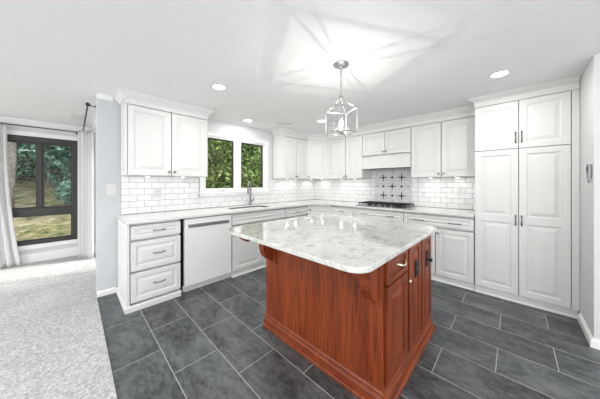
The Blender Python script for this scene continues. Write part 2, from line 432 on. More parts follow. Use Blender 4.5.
# ---- patio door in the side wall
dr = empty('door_1', (0, 0, 0)); dr['kind'] = 'structure'
mb = MB(); x0, x1 = XW - .004, XW + .11
mb.box(x0, x1, dy0, dy0 + .045, .012, dz1).box(x0, x1, dy1 - .045, dy1, .012, dz1).box(x0, x1, dy0 + .045, dy1 - .045, dz1 - .05, dz1).box(x0, x1, dy0 + .045, dy1 - .045, .012, .05)
mb.box(x0 + .02, x1 - .02, .93, .98, .05, dz1 - .05)
mb.build('door_frame', M['bronze'], dr, bevel=.003)
MB().box(XW + .05, XW + .056, dy0 + .045, .93, .05, dz1 - .05).box(XW + .05, XW + .056, .98, dy1 - .045, .05, dz1 - .05).build('door_pane', M['glass'], dr)
MB().box(XW - .030, XW - .004, 1.02, 1.06, .90, 1.20).build('door_handle', M['black'], dr, bevel=.004)

# ------------------------------------------------------------------ tile backsplash
PX, PZ, G, ZC = .1565, .0785, .003, .916
def clip_rows(lo, hi, blocked, ztop):
    """rectangles of running-bond tiles on [lo,hi]; blocked = [(a,b,z0,z1)]"""
    out = []; r = 0; z = ZC
    while z < 1.56:
        off = (r % 2) * PX / 2
        cuts = sorted({lo, hi} | {a for a, _, _, _ in blocked} | {b for _, b, _, _ in blocked})
        k0 = int((lo - off) / PX) - 2
        for k in range(k0, k0 + int((hi - lo) / PX) + 5):
            a0, a1 = k * PX + off + G / 2, (k + 1) * PX + off - G / 2
            segs = [(max(a0, c0 + G / 2), min(a1, c1 - G / 2)) for c0, c1 in zip(cuts, cuts[1:])]
            for a, b in segs:
                if b - a < .008: continue
                zz0, zz1 = z + G / 2, z + PZ - G / 2
                m_ = (a + b) / 2
                zz1 = min(zz1, ztop(m_))
                for ba, bb, bz0, bz1 in blocked:
                    if ba < m_ < bb:
                        if zz0 >= bz0 - .01 and zz0 < bz1: zz1 = -1
                        elif zz1 > bz0 and zz0 < bz0: zz1 = bz0 - .002
                if zz1 - zz0 > .006: out.append((a, b, zz0, zz1))
        z += PZ; r += 1
    return out
def tile_slab(mb, P, a, b, z0, z1):
    e = .003; t0, t1, t2 = .004, .0085, .0105
    rings = [(0, t0), (0, t1), (e, t2)]; vs = []
    for i, t in rings: vs += [P(a + i, t, z0 + i), P(b - i, t, z0 + i), P(b - i, t, z1 - i), P(a + i, t, z1 - i)]
    mb.add(vs, [(k * 4 + i, k * 4 + (i + 1) % 4, k * 4 + 4 + (i + 1) % 4, k * 4 + 4 + i) for k in range(2) for i in range(4)] + [(8, 9, 10, 11)])
A = lambda a, t, z: (a, -t, z)
B = lambda a, t, z: (-t, -a, z)
bsA = struct('backsplash_north', MB().box(-3.60, ox0, -.004, 0, .914, 1.387).box(ox0, ox1, -.004, 0, .914, oz0).box(ox1, -.0105, -.004, 0, .914, 1.387), M['grout'])
mb = MB()
for r_ in clip_rows(-3.60, -.0105, [(ox0 - .01, ox1 + .01, oz0, 2.2)], lambda x: 1.386): tile_slab(mb, A, *r_)
mb.build('subway_tiles', M['tile'], bsA)
bsB = struct('backsplash_east', MB().box(-.004, 0, -3.06, -.004, .914, 1.387).box(-.004, 0, -2.253, -1.43, 1.387, 1.548), M['grout'])
mb = MB()
PA, PB = 1.510, 2.158
for r_ in clip_rows(.001, 3.06, [(PA, PB, .9, 2), (1.43, 1.4301, 0, 0), (2.253, 2.2531, 0, 0)], lambda y: 1.546 if 1.43 < y < 2.253 else 1.386): tile_slab(mb, B, *r_)
mb.build('subway_tiles', M['tile'], bsB)

pp = empty('patterned_tile_panel', (0, -1.834, .914), 0, 'grey patterned tile panel with black snowflake motifs behind the gas cooktop', 'tile panel')
og = (0, -1.834, .914)
mb = MB(); g = .162
for i in range(4):
    for j in range(4):
        y_ = -PA - i * g; z_ = .916 + j * g
        z2 = min(z_ + g - .001, 1.548)
        mb.box(-.011, -.004, y_ - g + .001, y_, z_, z2)
mb.build('tiles', M['decor'], pp, og, bevel=.001, seg=1)
mb = MB(); X0, X1 = -.0116, -.0108
def bar(cy_, cz_, hy_, hz_):
    if cz_ + hz_ < 1.545 and cz_ - hz_ > .918 and cy_ - hy_ > -PB and cy_ + hy_ < -PA: mb.box(X0, X1, cy_ - hy_, cy_ + hy_, cz_ - hz_, cz_ + hz_)
def dia(cy_, cz_, r):
    if cz_ + r < 1.545 and cz_ - r > .916 and cy_ - r > -PB - .001 and cy_ + r < -PA + .001:
        mb.extrude([(cy_ - r, cz_), (cy_, cz_ - r), (cy_ + r, cz_), (cy_, cz_ + r)], X0, X1, 'yz')
for i in range(5):
    for j in range(5):
        y_, z_ = -PA - i * g, .915 + j * g
        if (i + j) % 2 == 0:
            bar(y_, z_, .044, .008); bar(y_, z_, .008, .044)
            dia(y_, z_, .024)
            for s_ in (-1, 1):
                dia(y_ + s_ * .043, z_, .013); dia(y_, z_ + s_ * .043, .013)
                dia(y_ + s_ * .066, z_, .008); dia(y_, z_ + s_ * .066, .008)
        else:
            dia(y_, z_, .026)
mb.build('black_motifs', M['ink'], pp, og)
mb = MB()
for i in range(4):
    for j in range(4):
        yc, zc = -PA - (i + .5) * g, .916 + (j + .5) * g
        if zc + .04 < 1.548:
            mb.extrude([(yc - .016, zc), (yc, zc - .016), (yc + .016, zc), (yc, zc + .016)], X0, X1, 'yz')
mb.build('white_motifs', M['tile'], pp, og)

# ------------------------------------------------------------------ cabinet pieces
def knob(parent, x, z, y, m='nickel'):
    return MB().lathe([(.006, 0), (.006, .010), (.010, .014), (.0145, .020), (.0145, .024), (.010, .029), (.003, .031)], (x, y, z), (0, -1, 0), 14).build('knob', M[m], parent, smooth=True)
def pull(parent, x, z, y, L=.10, vert=False, m='nickel', r=.0048, drop=0.0):
    pts = []
    n = 10
    for i in range(n + 1):
        t = i / n; a = -L / 2 + L * t; out = .004 + .024 * math.sin(PI * t) ** .55
        pts.append((x, y - out, z + a) if vert else (x + a, y - out, z - drop * math.sin(PI * t)))
    rr = [r * (1.5 - 0.5 * math.sin(PI * i / n)) for i in range(n + 1)]
    mb = MB().tube(pts, rr, 8)
    for s_ in (-1, 1):
        c = (x, y, z + s_ * L / 2) if vert else (x + s_ * L / 2, y, z)
        mb.lathe([(.009, 0), (.009, .003), (.006, .006)], c, (0, -1, 0), 10)
    return mb.build('pull_handle', M[m], parent, smooth=True)
ZB, ZT = .078, .868
SHOE = [(0, 0), (.022, 0), (.022, .012), (.016, .020), (.006, .026), (0, .026)]
def base_body(root, w, depth=.61, x0=0, ends=(0, 0), toe=True):
    mb = MB().box(x0 + .001, x0 + w - .001, -depth + .03, -.013, .004, .882)
    b = mb.build('body', M['cab'], root, bevel=.0015)
    return b
def plinth(root, w, x0=0, left=False, right=False, y=-.585):
    mb = MB().box(x0, x0 + w, y - .006, y, .0, .072)
    mb.sweep([(x0 + w, y - .006), (x0, y - .006)], [(0, 0), (.048, 0), (.048, .008), (.040, .018), (.030, .022), (0, .022)], side=-1)
    return mb.build('toe_board', M['cab'], root)
YD = -.588   # back plane of doors, relative to the wall

def front(root, kind, x, z, w, h, y=YD, st=.05, **k):
    g_ = .0045
    return MB().panel_door(x + g_, z + g_, w - 2 * g_, h - 2 * g_, y, .044 if y else .02, st, **k).build(kind, M['cab'], root)

GB = 'white base cabinets along the walls'; GU = 'white wall cabinets'
# A1 three drawers
x = -3.600
c = empty('drawer_cabinet', (-3.602, 0, 0), 0, 'white three-drawer base cabinet at the left end of the counter, beside the carpet', 'cabinet', GB)
base_body(c, .490, x0=-.016); 
MB().box(-.030, -.004, -.632, -.013, 0, .882).sweep([(-.030, -.013), (-.030, -.634), (.47, -.634)], [(0, 0), (.014, 0), (.014, .045), (.008, .055), (0, .058)], side=1).build('end_panel', M['cab'], c, bevel=.001)
MB().box(-.016, .474, -.634, -.612, 0, .058).build('toe_board', M['cab'], c)
for z0, z1, st in ((.716, .864, .038), (.395, .700, .045), (.078, .380, .045)):
    d = front(c, 'drawer_front', 0, z0, .472, z1 - z0, st=st)
    pull(d, .255, (z0 + z1) / 2 + (.004), YD - .042)
# dishwasher
c = empty('dishwasher', (-3.100, 0, 0), 0, 'white front dishwasher with a long grey bar handle, between drawers and sink', 'dishwasher')
MB().box(.006, .604, -.585, -.02, .02, .878).build('tub', M['dark'], c)
MB().box(.009, .602, -.640, -.588, .080, .872).build('door', M['dish'], c, bevel=.004)
d = c.children[-1]
MB().box(.045, .565, -.643, -.6395, .765, .808).build('handle_recess', M['satin'], d, bevel=.001)
mb = MB(); mb.box(.05, .56, -.656, -.643, .790, .804)
for i in range(16): mb.box(.07 + i * .03, .072 + i * .03, -.6445, -.643, .774, .788)
mb.build('bar_handle', M['satin'], d, bevel=.002)
MB().box(.002, .608, -.588, -.570, .0, .074).build('toe_plate', M['cab'], c)
# sink cabinet
c = empty('sink_cabinet', (-2.484, 0, 0), 0, 'white base cabinet with two doors under the sink', 'cabinet', GB)
base_body(c, .980); plinth(c, .980)
front(c, 'false_drawer_front', 0, .716, .980, .148, st=.035)
for i in range(2):
    d = front(c, 'door', i * .49, ZB, .49, .622)
    knob(d, .455 if i == 0 else .525, .655, YD - .044)
# drawer + door right of the sink
c = empty('narrow_base_cabinet', (-1.500, 0, 0), 0, 'narrow white base cabinet with one drawer between sink and corner', 'cabinet', GB)
base_body(c, .578); plinth(c, .56)
d = front(c, 'drawer_front', 0, .716, .578, .148, st=.035); pull(d, .289, .792, YD - .042)
d = front(c, 'door', 0, ZB, .578, .622); knob(d, .05, .655, YD - .044)
# diagonal corner base
ax, ay, bx, by = -.920, -.612, -.612, -.920
L_ = math.hypot(bx - ax, by - ay)
c = empty('corner_base_cabinet', (ax, ay, 0), R(-45), 'white diagonal corner base cabinet with a small knob', 'cabinet', GB)
mb = MB().extrude([(0.004, 0), (L_ - .004, 0), (L_ - .004, .25), (L_ / 2, .25 + .2), (.004, .25)], .004, .882, 'xy')
mb.build('body', M['cab'], c)
d = front(c, 'door', 0, .078, L_, .790, y=0, st=.05, rails=[(.05, .60), (.665, .752)]); knob(d, .035, .80, -.02)
MB().box(0, L_, -.008, 0, 0, .072).build('toe_board', M['cab'], c)
# B side
RB = R(-90)
c = empty('narrow_base_cabinet', (0, -.922, 0), RB, 'narrow white base cabinet with one drawer between corner and cooktop', 'cabinet', GB)
base_body(c, .498); plinth(c, .49, .008)
d = front(c, 'drawer_front', 0, .716, .498, .148, st=.035); pull(d, .249, .792, YD - .042)
d = front(c, 'door', 0, ZB, .498, .622); knob(d, .45, .655, YD - .044)
c = empty('cooktop_cabinet', (0, -1.421, 0), RB, 'wide white drawer base cabinet directly under the gas cooktop', 'cabinet', GB)
base_body(c, .816); plinth(c, .816)
for z0, z1, st in ((.716, .864, .035), (.395, .700, .045), (.078, .380, .045)):
    d = front(c, 'drawer_front', 0, z0, .816, z1 - z0, st=st)
    for k in (.20, .62): pull(d, k, (z0 + z1) / 2, YD - .042)
c = empty('two_door_base_cabinet', (0, -2.238, 0), RB, 'white base cabinet with a wide two-handled drawer above doors, beside the tall pantry', 'cabinet', GB)
base_body(c, .818); plinth(c, .818)
d = front(c, 'drawer_front', 0, .716, .818, .148, st=.035)
for k in (.20, .62): pull(d, k, .785, YD - .042, .12)
for i in range(2):
    d = front(c, 'door', i * .409, ZB, .409, .622)
    knob(d, .360 if i == 0 else .445, .640, YD - .044)

# countertop
xs = [-3.64, -2.36, -1.68, -.945]; ys = [-.655, -.54, -.14, -.013]
mb = MB(); T = .914; Bt = .884
for i in range(3):
    for j in range(3):
        if i == 1 and j == 1: continue
        mb.add([(xs[i], ys[j], T), (xs[i + 1], ys[j], T), (xs[i + 1], ys[j + 1], T), (xs[i], ys[j + 1], T)], [(0, 1, 2, 3)])
mb.add([(-.945, -.655, T), (-.655, -.655, T), (-.013, -.655, T), (-.013, -.013, T), (-.945, -.013, T), (-.945, -.14, T), (-.945, -.54, T)], [tuple(range(7))])
mb.add([(-.945, -.655, T), (-.655, -.945, T), (-.655, -.655, T)], [(0, 1, 2)])
mb.add([(-.655, -.945, T), (-.013, -.945, T), (-.013, -.655, T), (-.655, -.655, T)], [(0, 1, 2, 3)])
mb.add([(-.655, -3.055, T), (-.013, -3.055, T), (-.013, -.945, T), (-.655, -.945, T)], [(0, 1, 2, 3)])
o = mb.build('perimeter_countertop', M['quartz'], merge=True)
me = o.data; b = bmesh.new(); b.from_mesh(me)
ret = bmesh.ops.extrude_face_region(b, geom=list(b.faces))
for v in ret['geom']:
    if isinstance(v, bmesh.types.BMVert): v.co.z = Bt
bmesh.ops.recalc_face_normals(b, faces=b.faces); b.to_mesh(me); b.free()
md = o.modifiers.new('bevel', 'BEVEL'); md.width = .004; md.segments = 2; md.limit_method = 'ANGLE'; md.angle_limit = R(40)
tag(o, 'long L-shaped white quartz worktop on the wall cabinets', 'countertop')

# sink
s = empty('kitchen_sink', (-2.02, -.34, .914), 0, 'undermount stainless sink in the counter below the kitchen window', 'sink')
og = (-2.02, -.34, .914)
mb = MB(); a0, a1, c0, c1, t = -2.352, -1.688, -.532, -.148, .004
mb.box(a0, a1, c0, c1, .69, .694).box(a0, a0 + t, c0, c1, .694, .900).box(a1 - t, a1, c0, c1, .694, .900).box(a0 + t, a1 - t, c0, c0 + t, .694, .900).box(a0 + t, a1 - t, c1 - t, c1, .694, .900)
mb.build('basin', M['sinksteel'], s, og)
MB().lathe([(.0, 0), (.045, 0), (.045, .003), (.03, .004), (.028, .001), (0, .001)], (-2.02, -.34, .694), n=20, cap=False).build('drain', M['chrome'], s, og, smooth=True)
# faucet
fxp, fyp = -1.835, -.085
s = empty('kitchen_faucet', (fxp, fyp, .914), 0, 'tall gooseneck pull-down nickel faucet behind the sink', 'faucet')
og = (fxp, fyp, .914)
MB().lathe([(.027, 0), (.027, .006), (.022, .012), (.019, .05), (.019, .10), (.016, .105)], og, n=18).build('base', M['nickel'], s, og, smooth=True)
pts = [(fxp, fyp, 1.01), (fxp, fyp, 1.22)]
for i in range(1, 11):
    a = PI * i / 10; pts.append((fxp - .080 * (1 - math.cos(a)) * .6, fyp - .065 * (1 - math.cos(a)) * .6, 1.22 + .085 * math.sin(a)))
pts.append((pts[-1][0], pts[-1][1], 1.20))
MB().tube(pts, .0155, 12).build('spout', M['nickel'], s, og, smooth=True)
e_ = pts[-1]
MB().lathe([(.013, 0), (.0165, -.01), (.0175, -.07), (.014, -.085)], e_, n=16).build('spray_head', M['nickel'], s, og, smooth=True)
MB().tube([(fxp + .015, fyp, .985), (fxp + .045, fyp - .005, .99), (fxp + .062, fyp - .012, 1.03), (fxp + .066, fyp - .015, 1.06)], [.012, .012, .008, .006], 10).build('lever', M['nickel'], s, og, smooth=True)

# cooktop
s = empty('gas_cooktop', (-.335, -1.83, .914), 0, 'black gas cooktop with iron grates set in the counter below the patterned tiles', 'cooktop')
og = (-.335, -1.83, .914)
MB().box(-.575, -.085, -2.232, -1.428, .914, .922).build('glass_top', M['steel'], s, og, bevel=.003)
for k in range(3):
    ya = -2.222 + k * .264; yb = ya + .254
    mb = MB(); zt = .956; r = .008
    def gb(x0, y0, x1, y1): mb.tube([(x0, y0, zt), (x1, y1, zt)], r, 6)
    xa, xb = -.485, -.105
    gb(xa, ya, xb, ya); gb(xa, yb, xb, yb); gb(xa, ya, xa, yb); gb(xb, ya, xb, yb); gb(xa, (ya + yb) / 2, xb, (ya + yb) / 2)
    for q in (.25, .5, .75): gb(xa + (xb - xa) * q, ya, xa + (xb - xa) * q, yb)
    for xx in (xa, xb):
        for yy in (ya + .004, yb - .004): mb.tube([(xx, yy, .922), (xx, yy, zt)], r, 6)
    mb.build('grate', M['black'], s, og, smooth=True)
for (bx_, by_, br_) in ((-.39, -2.07, .04), (-.20, -2.07, .035), (-.295, -1.83, .055), (-.39, -1.59, .035), (-.20, -1.59, .04)):
    b_ = MB().lathe([(br_, 0), (br_, .008), (br_ * .8, .012), (br_ * .8, .018), (br_ * .5, .021)], (bx_, by_, .922), n=20).build('burner', M['black'], s, og, smooth=True)
for k in range(5):
    MB().lathe([(.018, 0), (.018, .004), (.015, .006), (.014, .024), (.010, .027)], (-.535, -1.63 - k * .10, .922), n=14).build('control_knob', M['steel'], s, og, smooth=True)

# ------------------------------------------------------------------ wall cabinets
UZ0, UZ1 = 1.388, 2.178
def upper_body(root, w, z0=UZ0, x0=0, depth=.30, e=(0, 0)):
    mb = MB().box(x0, x0 + w, -depth, -.012, z0, 2.225)
    if e[0]: mb.box(x0, x0 + e[0], -.330, -depth, z0, 2.177)
    if e[1]: mb.box(x0 + w - e[1], x0 + w, -.330, -depth, z0, 2.177)
    return mb.build('body', M['cab'], root, bevel=.0015)
CROWN = [(-.02, 2.178), (.002, 2.178), (.002, 2.234), (.014, 2.238), (.018, 2.248), (.026, 2.256), (.046, 2.276), (.056, 2.284), (.060, 2.292), (.070, 2.294), (.070, 2.3095), (-.02, 2.3095)]
c = empty('upper_cabinet', (-3.584, 0, 0), 0, 'white two-door wall cabinet left of the kitchen window', 'cabinet', GU)
upper_body(c, .911, x0=-.02, e=(.0195, .0195))
for i in range(2):
    d = MB().panel_door(i * .4355 + .004, UZ0 + .002, .4275, .781, -.304, .043, .055).build('door', M['cab'], c)
    knob(d, .405 if i == 0 else .467, 1.435, -.347)
MB().sweep([(-.02, -.012), (-.02, -.345), (.891, -.345), (.891, -.012)], CROWN, side=1).build('crown_molding', M['cab'], c)
for ch in c.children:
    pass
c = empty('upper_cabinet', (-1.277, 0, 0), 0, 'white two-door wall cabinet right of the kitchen window', 'cabinet', GU)
upper_body(c, .645, e=(.0015, 0))
for i in range(2):
    d = MB().panel_door(i * .323 + .004, UZ0 + .002, .315, .781, -.304, .043, .055).build('door', M['cab'], c)
    knob(d, .298 if i == 0 else .348, 1.43, -.347)
ax, ay, bx, by = -.630, -.327, -.327, -.630
L_ = math.hypot(bx - ax, by - ay)
c = empty('corner_upper_cabinet', (ax, ay, 0), R(-45), 'single-door white wall cabinet set diagonally in the room corner', 'cabinet', GU)
MB().extrude([(0.002, 0), (L_ - .002, 0), (L_ - .002 + .21, .214), (L_ / 2, L_ / 2 + .40), (.002 - .21, .214)], UZ0, 2.225, 'xy').build('body', M['cab'], c)
d = MB().panel_door(.006, UZ0 + .002, L_ - .012, .781, -.001, .02, .055).build('door', M['cab'], c); knob(d, .035, 1.43, -.021)
c = empty('upper_cabinet', (0, -.632, 0), RB, 'white two-door wall cabinet between the corner and the range hood', 'cabinet', GU)
upper_body(c, .798)
for i in range(2):
    w_ = (.44, .358)[i]; xx = (0, .441)[i]
    d = MB().panel_door(xx + .004, UZ0 + .002, w_ - .008, .781, -.304, .043, .055).build('door', M['cab'], c)
    knob(d, .412 if i == 0 else .470, 1.43, -.347)
c = empty('hood_upper_cabinet', (0, -1.431, 0), RB, 'short white two-door wall cabinet above the range hood', 'cabinet', GU)
upper_body(c, .822, z0=1.772)
for i in range(2):
    d = MB().panel_door(i * .411 + .004, 1.788, .403, .381, -.304, .043, .05).build('door', M['cab'], c)
    knob(d, .387 if i == 0 else .435, 1.835, -.347)
c = empty('range_hood', (0, -1.431, 0), RB, 'white boxed range hood above the gas cooktop', 'range hood')
MB().box(.002, .820, -.355, -.338, 1.552, 1.770).box(.002, .018, -.338, -.012, 1.552, 1.770).box(.804, .820, -.338, -.012, 1.552, 1.770).build('cover', M['cab'], c, bevel=.002)
MB().box(.002, .820, -.362, -.355, 1.752, 1.768).build('ledge_trim', M['cab'], c, bevel=.002)
MB().box(.018, .804, -.338, -.012, 1.562, 1.575).build('underside', M['steel'], c)
MB().box(.10, .38, -.30, -.08, 1.556, 1.562).box(.44, .72, -.30, -.08, 1.556, 1.562).build('filter', M['dark'], c)
c = empty('upper_cabinet', (0, -2.255, 0), RB, 'white two-door wall cabinet between range hood and tall pantry', 'cabinet', GU)
upper_body(c, .800)
for i in range(2):
    w_ = .402; xx = i * .402
    d = MB().panel_door(xx + .004, UZ0 + .002, w_ - .008, .781, -.304, .043, .055).build('door', M['cab'], c)
    knob(d, .372 if i == 0 else .434, 1.435, -.347)
cr = MB().sweep([(-1.277, -.012), (-1.277, -.347), (-.635, -.347), (-.347, -.635), (-.347, -3.056)], CROWN, side=1).build('crown_molding', M['cab'])
tag(cr, 'white crown molding running around the corner above the right-hand wall cabinets', 'molding')

# ------------------------------------------------------------------ pantry
c = empty('pantry_cabinet', (0, -3.06, 0), RB, 'tall white four-door pantry cabinet at the right end of the kitchen', 'cabinet')
MB().box(.002, .788, -.580, -.013, .004, 2.24).build('body', M['cab'], c, bevel=.0015)
zm = 1.676
for i in range(2):
    xx = (0.003, .3785)[i]; w_ = (.3705, .3585)[i]
    d = MB().panel_door(xx, zm + .003, w_, 2.198 - zm - .003, YD, .044, .058).build('upper_door', M['cab'], c)
    pull(d, .352 if i == 0 else .400, 1.800, YD - .042, .11, True)
    hh = zm - .003 - .078
    d = MB().panel_door(xx, .078, w_, hh, YD, .044, .058, rails=[(.058, .780), (.858, hh - .058)]).build('lower_door', M['cab'], c)
    pull(d, .352 if i == 0 else .400, .893, YD - .042, .10, True)
MB().box(.742, .790, -.625, -.58, .075, 2.20).build('filler_strip', M['cab'], c)
MB().box(.002, .788, -.590, -.582, 0, .072).sweep([(.788, -.590), (.002, -.590)], [(0, 0), (.056, 0), (.056, .010), (.048, .018), (.036, .022), (0, .022)], side=-1).build('toe_board', M['cab'], c)
PC = [(-.02, 2.202), (.006, 2.202), (.006, 2.262), (.012, 2.264), (.016, 2.270), (.034, 2.284), (.048, 2.290), (.052, 2.296), (.060, 2.298), (.060, 2.3095), (-.02, 2.3095)]
MB().sweep([(.002, -.36), (.002, -.632), (.788, -.632)], PC, side=1).build('crown_molding', M['cab'], c)

# ------------------------------------------------------------------ island
og = (-2.24, -2.31, 0)
c = empty('kitchen_island', og, 0, 'cherry-stained wooden island cabinet under the marble slab', 'kitchen island')
ix0, ix1, iy0, iy1 = -2.76, -1.785, -2.858, -1.76
MB().box(ix0, ix0 + .016, iy0, iy1, .004, .882).box(ix0 + .016, ix1, iy0 + .024, iy1, .004, .882).build('body', M['wood'], c, og, bevel=.002)
bs = [(0, 0), (.040, 0), (.040, .012), (.032, .020), (.024, .024), (.022, .060), (.018, .068), (.012, .074), (.011, .088), (.004, .098), (0, .100)]
MB().sweep([(ix0, iy1), (ix0, iy0), (ix1, iy0), (ix1, iy1), (ix0, iy1)], bs, side=1).build('base_molding', M['woodx'], c, og)
bm_ = c.children[-1]; bm_.data.materials.append(M['woody'])
for p_ in bm_.data.polygons:
    if (p_.center.x + og[0] < ix0 or p_.center.x + og[0] > ix1) and iy0 < p_.center.y + og[1] < iy1: p_.material_index = 1
# corner pilasters on the seating side
def corbel(y):
    prof = [(0, .882), (.300, .882), (.300, .868), (.294, .856), (.280, .842), (.258, .834), (.236, .836), (.218, .846), (.206, .860), (.190, .864), (.165, .860), (.140, .842), (.122, .812), (.112, .775), (.108, .735), (.098, .700), (.078, .668), (.050, .640), (.022, .626), (0, .622)]
    k = MB().extrude([(ix0 - .018 - o_, z_) for o_, z_ in prof], y - .034, y + .034, 'xz').build('corbel', M['wood'], c, og, bevel=.002)
    MB().box(ix0 - .018, ix0, y - .046, y + .046, .590, .882).build('backplate', M['wood'], k, og, bevel=.004)
corbel(-2.810); corbel(-1.860)
# front face
fr = MB()
for xa_, xb_ in ((-2.394, -2.368), (-2.094, -2.068), (-1.799, ix1)): fr.box(xa_, xb_, iy0, iy0 + .024, .102, .882)
fr.box(ix0 + .016, -2.394, iy0, iy0 + .024, .100, .120).box(-2.368, -2.094, iy0, iy0 + .024, .100, .120).box(-2.068, -1.799, iy0, iy0 + .024, .100, .120)
fr.box(ix0 + .016, -2.394, iy0, iy0 + .024, .872, .882).box(-2.368, -2.094, iy0, iy0 + .024, .872, .882).box(-2.068, -1.799, iy0, iy0 + .024, .872, .882)
fr.build('face_frame', M['wood'], c, og)
def iw(x0, x1, z0, z1, kind, st=.045):
    return MB().panel_door(x0 - .004, z0, x1 - x0 + .004, z1 - z0, iy0 + .022, .042, st, steps=[(0, 0), (.003, .012), (.010, .016), (.014, .016), (.038, .003), (.040, .001)]).build(kind, M['wood'], c, og)
og_ = og
d = iw(-2.728, -2.400, .702, .868, 'drawer', .040)
def ioff(o):
    for v in o.data.vertices: v.co -= Vector(og)
ioff(pull(d, -2.540, .792, iy0 - .018, .10, m='brass', r=.006, drop=.012))
d = iw(-2.728, -2.400, .125, .690, 'door', .055); ioff(knob(d, -2.425, .640, iy0 - .02, 'brass'))
p2 = iw(-2.362, -2.100, .125, .868, 'side_panel')
p3 = iw(-2.062, -1.805, .125, .868, 'side_panel')
og = og_
for px_, pz_ in ((-2.228, .668), (-1.940, .672)):
    first = px_ < -2
    o_ = empty('power_outlet', (px_, iy0 - .014, pz_), 0, 'black double power outlet on the island front, the one nearer the drawer' if first else 'black plate with a knob on the island front at its far right end', 'outlet')
    MB().box(-.034, .034, -.014, -.0115, -.062, .062).build('cover_plate', M['black'], o_, bevel=.002)
    MB().box(-.034, .034, -.0115, .004, -.058, .058).build('box', M['black'], o_)
    if first:
        for s_ in (-1, 1): MB().lathe([(.016, 0), (.016, .004), (.012, .005)], (0, -.014, s_ * .026), (0, -1, 0), 16).box(-.007, -.005, -.020, -.018, s_ * .026 - .005, s_ * .026 + .005).build('socket', M['screen'], o_)
    else:
        MB().lathe([(.008, 0), (.008, .012), (.015, .018), (.015, .026), (.008, .030)], (.006, -.014, -.012), (0, -1, 0), 16).build('knob', M['black'], o_, smooth=True)

# island slab
def rrect(x0, x1, y0, y1, r, n=10):
    P = []
    for cx_, cy_, a0 in ((x1 - r, y1 - r, 0), (x0 + r, y1 - r, 90), (x0 + r, y0 + r, 180), (x1 - r, y0 + r, 270)):
        for k in range(n + 1):
            a = R(a0 + 90 * k / n); P.append((cx_ + r * math.cos(a), cy_ + r * math.sin(a)))
    return P
P = rrect(-3.118, -1.742, -2.925, -1.645, .10)
o = MB().extrude([(a - og[0], b_ - og[1]) for a, b_ in P], .884 - .884, .914 - .884, 'xy').build('marble_island_top', M['marble'], smooth=False, bevel=.007, seg=3)
o.location = (og[0], og[1], .884)
tag(o, 'white and grey veined marble slab with rounded corners on the wooden island', 'countertop')

# ------------------------------------------------------------------ ceiling fixtures
def downlight_or_fill(x, y, label, power=RECESS_W, r=.062, src=None):
    if src: t = copy_tree(src)
    else:
        t = empty('recessed_light')
        MB().lathe([(r + .018, 0), (r + .018, -.003), (r + .012, -.006), (r, -.004), (r, .0)], n=32, cap=False).build('trim_ring', M['plate'], t, smooth=True)
        MB().lathe([(0, -.0015), (r, -.0015), (r, 0), (0, 0)], n=32, cap=False).build('lens', M['lens'], t)
    t.location = (x, y, CH - .001)
    tag(t, label, 'ceiling light', 'recessed ceiling lights')
    l = D.lights.new('downlight_or_fill', 'AREA'); l.shape = 'DISK'; l.size = .11; l.energy = power; l.color = (1, .985, .96)
    lo = D.objects.new('downlight_or_fill', l); COL.objects.link(lo); lo.location = (x, y, CH - .012)
    return t
dl = downlight_or_fill(-2.932, -1.174, 'recessed ceiling light in front of the left wall cabinet')
downlight_or_fill(-1.246, -3.303, 'recessed ceiling light in front of the tall pantry', src=dl)
downlight_or_fill(-1.189, -1.157, 'recessed ceiling light seen beside the pendant lantern', src=dl)
downlight_or_fill(-2.038, -.324, 'recessed ceiling light over the sink and window', power=RECESS_W * .8, src=dl)
# unseen fill lamps added behind the camera to brighten kitchen and living room
for q, (x, y) in enumerate(((-2.75, -4.75), (-4.9, -2.7), (-4.9, -5.0), (-6.6, -1.0))):
    l = D.lights.new('downlight_or_fill', 'AREA'); l.shape = 'DISK'; l.size = .5; l.energy = RECESS_W * (1.6, 2.4, 1.6, 6)[q]; l.color = (1, .985, .96)
    lo = D.objects.new('downlight_or_fill', l); COL.objects.link(lo); lo.location = (x, y, CH - .012)

# pendant lantern
px, py = -2.408, -2.341
s = empty('pendant_lantern', (px, py, CH), 0, 'square nickel and glass lantern pendant hanging by a chain over the island', 'pendant light')
og = (px, py, CH)
MB().lathe([(.0, 0), (.066, 0), (.066, -.006), (.058, -.012), (.045, -.014), (.040, -.022), (.014, -.030), (.010, -.040), (0, -.041)], og, n=32, cap=False).build('canopy', M['satin'], s, og, smooth=True)
mb = MB(); z = CH - .040; k = 0
while z > 2.065:
    pts = []
    for i in range(10):
        a = 2 * PI * i / 10; u = .0085 * math.cos(a); w_ = .017 * math.sin(a)
        pts.append((px + (u if k % 2 else 0), py + (0 if k % 2 else u), z - .015 + w_))
    mb.tube(pts, .0022, 6, closed=True); z -= .0255; k += 1
mb.build('chain', M['satin'], s, og, smooth=True)
MB().tube([(px + .004, py, CH - .03), (px - .003, py + .003, 2.2), (px + .003, py, 2.04)], .002, 6).build('cord', M['plate'], s, og)
hs = .098; ang = R(59.7); zt_, zb_ = 1.925, 1.725
C4 = []
for a in (45, 135, 225, 315):
    aa = ang + R(a); C4.append((px + hs * math.sqrt(2) * math.cos(aa), py + hs * math.sqrt(2) * math.sin(aa)))
mb = MB(); r = .0042
for i in range(4):
    a, b_ = C4[i], C4[(i + 1) % 4]
    for z in (zt_, zb_): mb.tube([(a[0], a[1], z), (b_[0], b_[1], z)], r, 4)
    mb.tube([(a[0], a[1], zb_), (a[0], a[1], zt_)], r, 4)
    mb.lathe([(.007, -.014), (.008, -.006), (.006, 0)], (a[0], a[1], zb_), n=8)
mb.build('frame', M['satin'], s, og)
